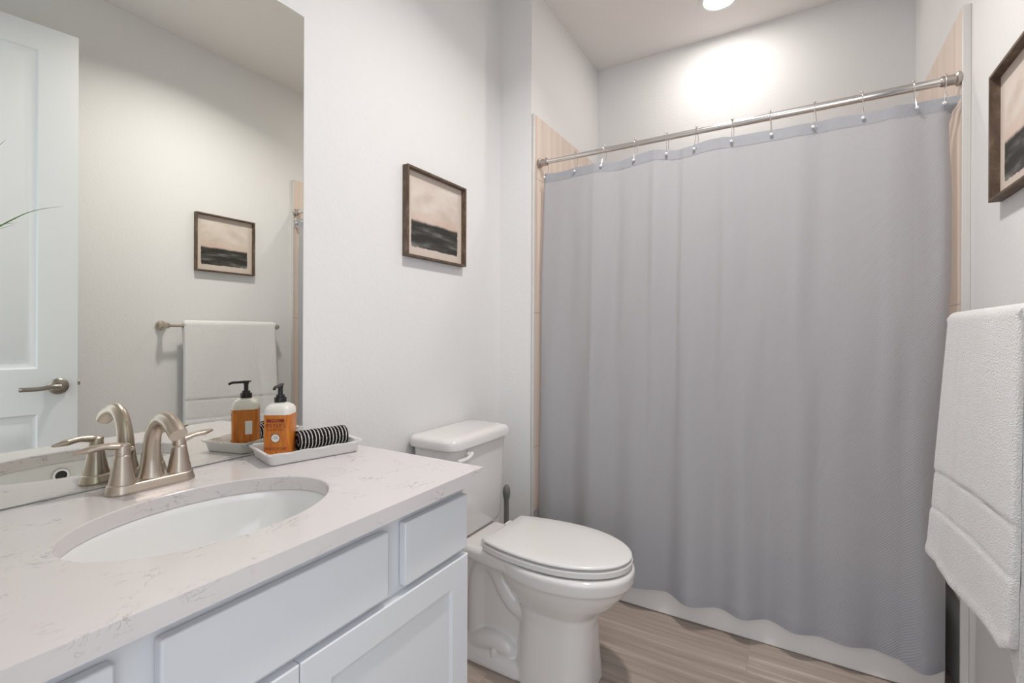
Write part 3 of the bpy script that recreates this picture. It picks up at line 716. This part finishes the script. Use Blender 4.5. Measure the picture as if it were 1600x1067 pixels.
# ------------------------------------------------------------------ bathtub
tub = thing('bathtub', (0.92, 2.42, 0), 'white alcove bathtub whose apron shows below the grey curtain', 'bathtub')
b = new(); ya, yb, xa, xb = 2.035, YB - 0.013, XA + 0.015, XR - 0.044
box(b, (xa, ya, 0.001), (xb, ya + 0.03, 0.335))
obj('apron', b, M_tub, tub, bevel=0.006)
b = new()
def rb(z, i, r): return rrect((xa + xb) / 2, (ya + yb) / 2, z, (xb - xa) / 2 - i, (yb - ya) / 2 - i, r, 6)
loft(b, [rb(0.335, 0.0, 0.004), rb(0.352, 0.0, 0.008), rb(0.360, 0.006, 0.012), rb(0.360, 0.055, 0.09), rb(0.350, 0.070, 0.10), rb(0.12, 0.125, 0.14), rb(0.085, 0.18, 0.14), rb(0.080, 0.30, 0.05)], False, True)
obj('tub_shell', b, M_tub, tub)

# ------------------------------------------------------------------ shower rod, hooks, curtain
RY, RZ = 2.000, 1.972
rod = thing('shower_rod', (0.92, RY, RZ - 0.02), 'chrome shower curtain rod spanning the tiled alcove', 'curtain rod')
b = new(); lathe(b, [(0.0115, 0.19), (0.0115, XR - 0.021)], (0, RY, RZ), 24, 'x'); obj('rod', b, M_chrome, rod)
b = new(); lathe(b, [(0.0132, 1.02), (0.0135, 1.022), (0.0135, XR - 0.024)], (0, RY, RZ), 24, 'x'); obj('sleeve', b, M_chrome, rod)
for e, s in ((XA + 0.0122, 1), (XR - 0.0202, -1)):
    b = new(); lathe(b, [(0.019, 0.0), (0.022, s * 0.004), (0.022, s * 0.010), (0.016, s * 0.014), (0.0165, s * 0.020), (0.0155, s * 0.024), (0.0165, s * 0.030), (0.0155, s * 0.034), (0.0165, s * 0.040), (0.0155, s * 0.048), (0.0142, s * 0.050)], (e, RY, RZ), 24, 'x'); obj('end_flange', b, M_rodend, rod)

HX = [0.222, 0.371, 0.507, 0.644, 0.774, 0.889, 1.019, 1.146, 1.285, 1.421, 1.556, 1.634]
ordn = ['first', 'second', 'third', 'fourth', 'fifth', 'sixth', 'seventh', 'eighth', 'ninth', 'tenth', 'eleventh', 'twelfth']
ZH = 1.903
HB = [(x, y) for x, y in ((0.19, 1.985), (0.26, 1.955), (0.36, 2.01), (0.46, 1.965), (0.56, 2.005), (0.65, 1.985), (0.77, 2.018), (0.87, 1.957), (0.98, 2.013), (1.06, 1.970), (1.145, 2.018), (1.23, 1.978), (1.31, 2.008), (1.386, 1.992), (1.46, 2.016), (1.517, 1.998), (1.575, 1.948), (1.64, 1.985))]
def y_top(x):
    v = 0.0
    for i in range(len(HX) - 1):
        a, c = HX[i], HX[i + 1]
        if a <= x <= c:
            q = (x - a) / (c - a)
            v = -0.011 * math.sin(PI * q) ** 1.0 if i % 2 else 0.010 * math.sin(PI * q)
    return 1.990 + v
def fold(x):            # steep-sided soft pleats near the hooks
    v = 0
    for c, a, wl, wr in ((0.31, .007, .03, .06), (0.475, .016, .022, .07), (0.61, .010, .026, .06), (0.735, .020, .020, .06), (0.845, .017, .016, .06), (1.0, .021, .022, .08), (1.13, .010, .028, .05), (1.235, .010, .035, .05), (1.35, .011, .028, .05), (1.50, .017, .03, .05)):
        dx = x - c
        v -= a * math.exp(-(dx / (wl if dx < 0 else wr)) ** 2)
    return v
def curtain_pt(s, t):
    z = ZH + 0.012 + (0.104 - ZH - 0.012) * t
    xl = interp([(0, 0.190), (0.43, 0.187), (0.93, 0.192), (1.38, 0.194), (1.83, 0.207), (1.92, 0.214)], z)
    xr = interp([(0, 1.640), (0.41, 1.642), (1.2, 1.651), (1.4, 1.656), (1.6, 1.657), (1.84, 1.650), (1.875, 1.656), (1.912, 1.669)], z)
    x = xl + (xr - xl) * s
    wB = t ** 1.2
    top = y_top(x) - 0.004
    low = interp(HB, x)
    mid = fold(x + 0.02 * t) * (0.35 + 0.65 * math.sin(PI * min(1, t * 1.15 + 0.08)))
    y = top * (1 - wB) + low * wB + mid * (1 - 0.6 * wB)
    y += 0.0022 * math.sin(x * 61 + 3 * t + 2 * math.sin(z * 3)) * math.sin(PI * t)
    # side edges turn back towards the bath
    dl = x - xl; dr = xr - x
    if dl < 0.02: y += (1 - dl / 0.02) ** 2 * 0.018
    if dr < 0.045 and z < 1.885: y += (1 - dr / 0.045) ** 2 * 0.045 * (0.55 + 0.45 * (1 - t))
    # scalloped head between the hooks
    if t < 0.06:
        k = 1 - t / 0.06; sag = 0
        for i in range(len(HX) - 1):
            if HX[i] <= x <= HX[i + 1]:
                q = (x - HX[i]) / (HX[i + 1] - HX[i]); sag = math.sin(PI * q) * (0.004 if i in (0, 1, 2, 4, 7, 9) else -0.006)
        z -= sag * k
    z += 0.004 * math.sin(x * 17 + 1) * max(0, t - 0.9) * 10 * 0.5
    return Vector((x, min(y, 2.03), z))
def sheet(ns, nt_, f):
    b = new(); g = [[b.verts.new(f(i / ns, j / nt_)) for i in range(ns + 1)] for j in range(nt_ + 1)]
    for j in range(nt_):
        for i in range(ns): b.faces.new((g[j][i], g[j][i + 1], g[j + 1][i + 1], g[j + 1][i]))
    return b
cur = thing('shower_curtain', (0.92, 1.99, 0.10), 'grey twill shower curtain hanging from the chrome rod', 'shower curtain')
o = obj('curtain_panel', sheet(420, 170, curtain_pt), M_curt, cur, angle=180, recalc=False)
def hem_pt(s, t): p = curtain_pt(s, t * 0.022); return p + Vector((0, -0.0016, 0))
obj('top_hem', sheet(420, 6, hem_pt), M_curt, cur, angle=180, recalc=False)
def hem2(s, t): p = curtain_pt(s, 1 - (1 - t) * 0.016); return p + Vector((0, -0.0014, 0))
obj('bottom_hem', sheet(420, 5, hem2), M_curt, cur, angle=180, recalc=False)
for i, x in enumerate(HX):
    yb_ = curtain_pt((x - 0.214) / (1.668 - 0.214), 0.01).y
    lab_ = '%s wire curtain hook from the left on the chrome rod' % ordn[i]
    if i == 0: lab_ = 'leftmost wire curtain hook, beside the left tile wall'
    if i == 11: lab_ = 'rightmost wire curtain hook, beside the right rod flange'
    h = thing('curtain_hook', (x, RY, ZH - 0.01), lab_, 'curtain hook', 'curtain hooks on the shower rod')
    b = new(); r = 0.0155
    lean = 0.006 * math.sin(i * 2.1)
    P = [(x + lean, yb_ - 0.006, ZH - 0.006), (x + lean * .5, RY - 0.0165, ZH + 0.03), (x, RY - 0.0165, RZ + 0.002), (x, RY - 0.009, RZ + 0.0145), (x, RY + 0.004, RZ + 0.0165), (x, RY + 0.0155, RZ + 0.006), (x + 0.004, RY + 0.0155, RZ - 0.02), (x + 0.006, yb_ + 0.006, ZH - 0.002), (x + 0.004, yb_ - 0.006, ZH - 0.006)]
    tube(b, P, [0.0011] * len(P), 8, 5); obj('wire', b, M_chrome, h)
    b = new(); bmesh.ops.create_icosphere(b, subdivisions=2, radius=0.0045, matrix=Matrix.Translation((x, RY - 0.002, RZ + 0.0185))); obj('roller_ball', b, M_rodend, h)
    b = new(); bmesh.ops.create_icosphere(b, subdivisions=2, radius=0.0058, matrix=Matrix.Translation((x + lean, yb_ - 0.009, ZH - 0.007))); obj('bead', b, M_bead, h)

# ------------------------------------------------------------------ framed prints
def picture(side, y0, y1, z0, z1, lab_, mp):
    xw = 0.0 if side > 0 else XR; dep = 0.027
    t = thing('framed_print', (xw + side * dep / 2, (y0 + y1) / 2, z0), lab_, 'picture', 'framed landscape prints')
    b = new(); f = 0.008
    def r(ins, dx): return [(xw + side * dx, y, z) for y, z in ((y0 + ins, z0 + ins), (y1 - ins, z0 + ins), (y1 - ins, z1 - ins), (y0 + ins, z1 - ins))]
    loft(b, [r(0, 0.0008), r(0, dep), r(f, dep), r(f + 0.001, 0.004), r(f + 0.001, 0.0008)], False, False)
    obj('frame', b, M_wood, t, bevel=0.001, angle=30)
    b = new(); i = f + 0.0008
    box(b, (xw + side * 0.001, y0 + i, z0 + i), (xw + side * 0.006, y1 - i, z1 - i)) if side > 0 else box(b, (xw - 0.006, y0 + i, z0 + i), (xw - 0.001, y1 - i, z1 - i))
    obj('print', b, mp, t, smooth=False)
picture(1, 1.285, 1.640, 1.450, 1.782, 'brown-framed landscape print above the toilet on the left wall', M_print1)
picture(-1, 1.384, 1.722, 1.517, 1.847, 'brown-framed landscape print above the white towel on the right wall', M_print2)

# ------------------------------------------------------------------ towel bar and towel
BX, BZ2 = 1.622, 1.203
bar = thing('towel_bar', (XR - 0.035, 1.53, BZ2 - 0.025), 'brushed nickel towel bar on the right wall under the print', 'towel bar')
b = new(); lathe(b, [(0.008, 1.215), (0.008, 1.845)], (BX, 0, BZ2), 20, 'y'); obj('rail', b, M_nickel, bar)
for y in (1.222, 1.838):
    b = new(); lathe(b, [(0.026, -0.0006), (0.026, -0.008), (0.022, -0.014), (0.013, -0.024), (0.012, -0.05), (0.015, -0.060), (0.016, -0.074), (0.012, -0.082), (0.0005, -0.084)], (XR, y, BZ2), 26, 'x'); obj('mount', b, M_nickel, bar)
def towel_pts():
    b = new(); ns, y0, y1 = 90, 1.300, 1.822
    rows = []
    tw = 0.011
    def front_x(y, z):
        q = (y - y0) / (y1 - y0); dpt = max(0.0, (1.203 - z) / 0.68)
        x = 1.603 - dpt * (0.010 + 0.034 * q ** 1.5)
        x -= 0.006 * math.sin(q * 6.0 + 1.2) * dpt
        x -= 0.004 * math.exp(-((q - 0.55 - 0.12 * dpt) / 0.05) ** 2) * min(1, dpt * 2.2)
        x += 0.004 * math.exp(-((q - 0.72 - 0.16 * dpt) / 0.035) ** 2) * min(1, dpt * 3)
        for zl, a in ((0.800, 0.0028), (0.692, 0.0028)):
            zz = zl - 0.022 * q
            x += a * math.exp(-((z - zz) / 0.006) ** 2)
        zz1, zz2 = 0.800 - 0.022 * q, 0.692 - 0.022 * q
        if zz2 < z < zz1: x += 0.0022
        return x
    def zbot(q): return 0.530 + 0.012 * math.sin(q * 7 + 0.5) + (0.022 if q < 0.06 else 0) * (1 - q / 0.06)
    prof = []
    for i in range(ns + 1):
        q = i / ns; y = y0 + (y1 - y0) * q
        e = min(q, 1 - q) / 0.03; e = min(1, e); rnd = 1 - (1 - e) ** 2
        P = []
        zb = zbot(q); nz = 110
        for k in range(nz + 1):
            z = zb + (1.205 - zb) * k / nz
            # hem is rolled and thicker
            hm = 0.003 * math.exp(-((z - zb - 0.012) / 0.012) ** 2)
            P.append((front_x(y, z) - hm + (1 - rnd) * 0.006, y, z))
        for k in range(1, 12):
            a = PI - PI * k / 12; P.append((1.622 + 0.0195 * math.cos(a), y, 1.205 + 0.029 * math.sin(a) * (0.80 + 0.20 * rnd)))
        zb2 = 0.565 - 0.085 * max(0.0, 1 - q / 0.14)
        def bx(z):
            d_ = max(0.0, (1.205 - z) / 0.68); return max(1.6415 - min(1.0, d_ * 5) * 0.018 - 0.018 * d_ * q, front_x(y, z) + 0.017)
        def mid(z): return 0.5 * (front_x(y, z) + bx(z))
        for k in range(31): z = 1.205 + (zb2 - 1.205) * k / 30; P.append((bx(z), y, z))
        for k in range(31): z = zb2 + (1.185 - zb2) * k / 30; P.append((mid(z) + 0.0004, y, z))
        for k in range(0, 9): a = PI * k / 8; P.append((BX + 0.0095 * math.cos(a), y, BZ2 + 0.0095 * math.sin(a)))
        for k in range(0, nz + 1, 10): z = 1.185 + (zb + 0.002 - 1.185) * k / nz; P.append((mid(z) - 0.0004, y, z))
        prof.append(P)
    vs = loft(b, prof, False, False)
    for ring_, rev in ((vs[0], False), (vs[-1], True)):
        b.faces.new(ring_[::-1] if rev else ring_)
    return b
tw_ = obj('towel', towel_pts(), M_towel, angle=70)
tag(tw_, 'white terry towel folded over the bar on the right wall', 'towel')
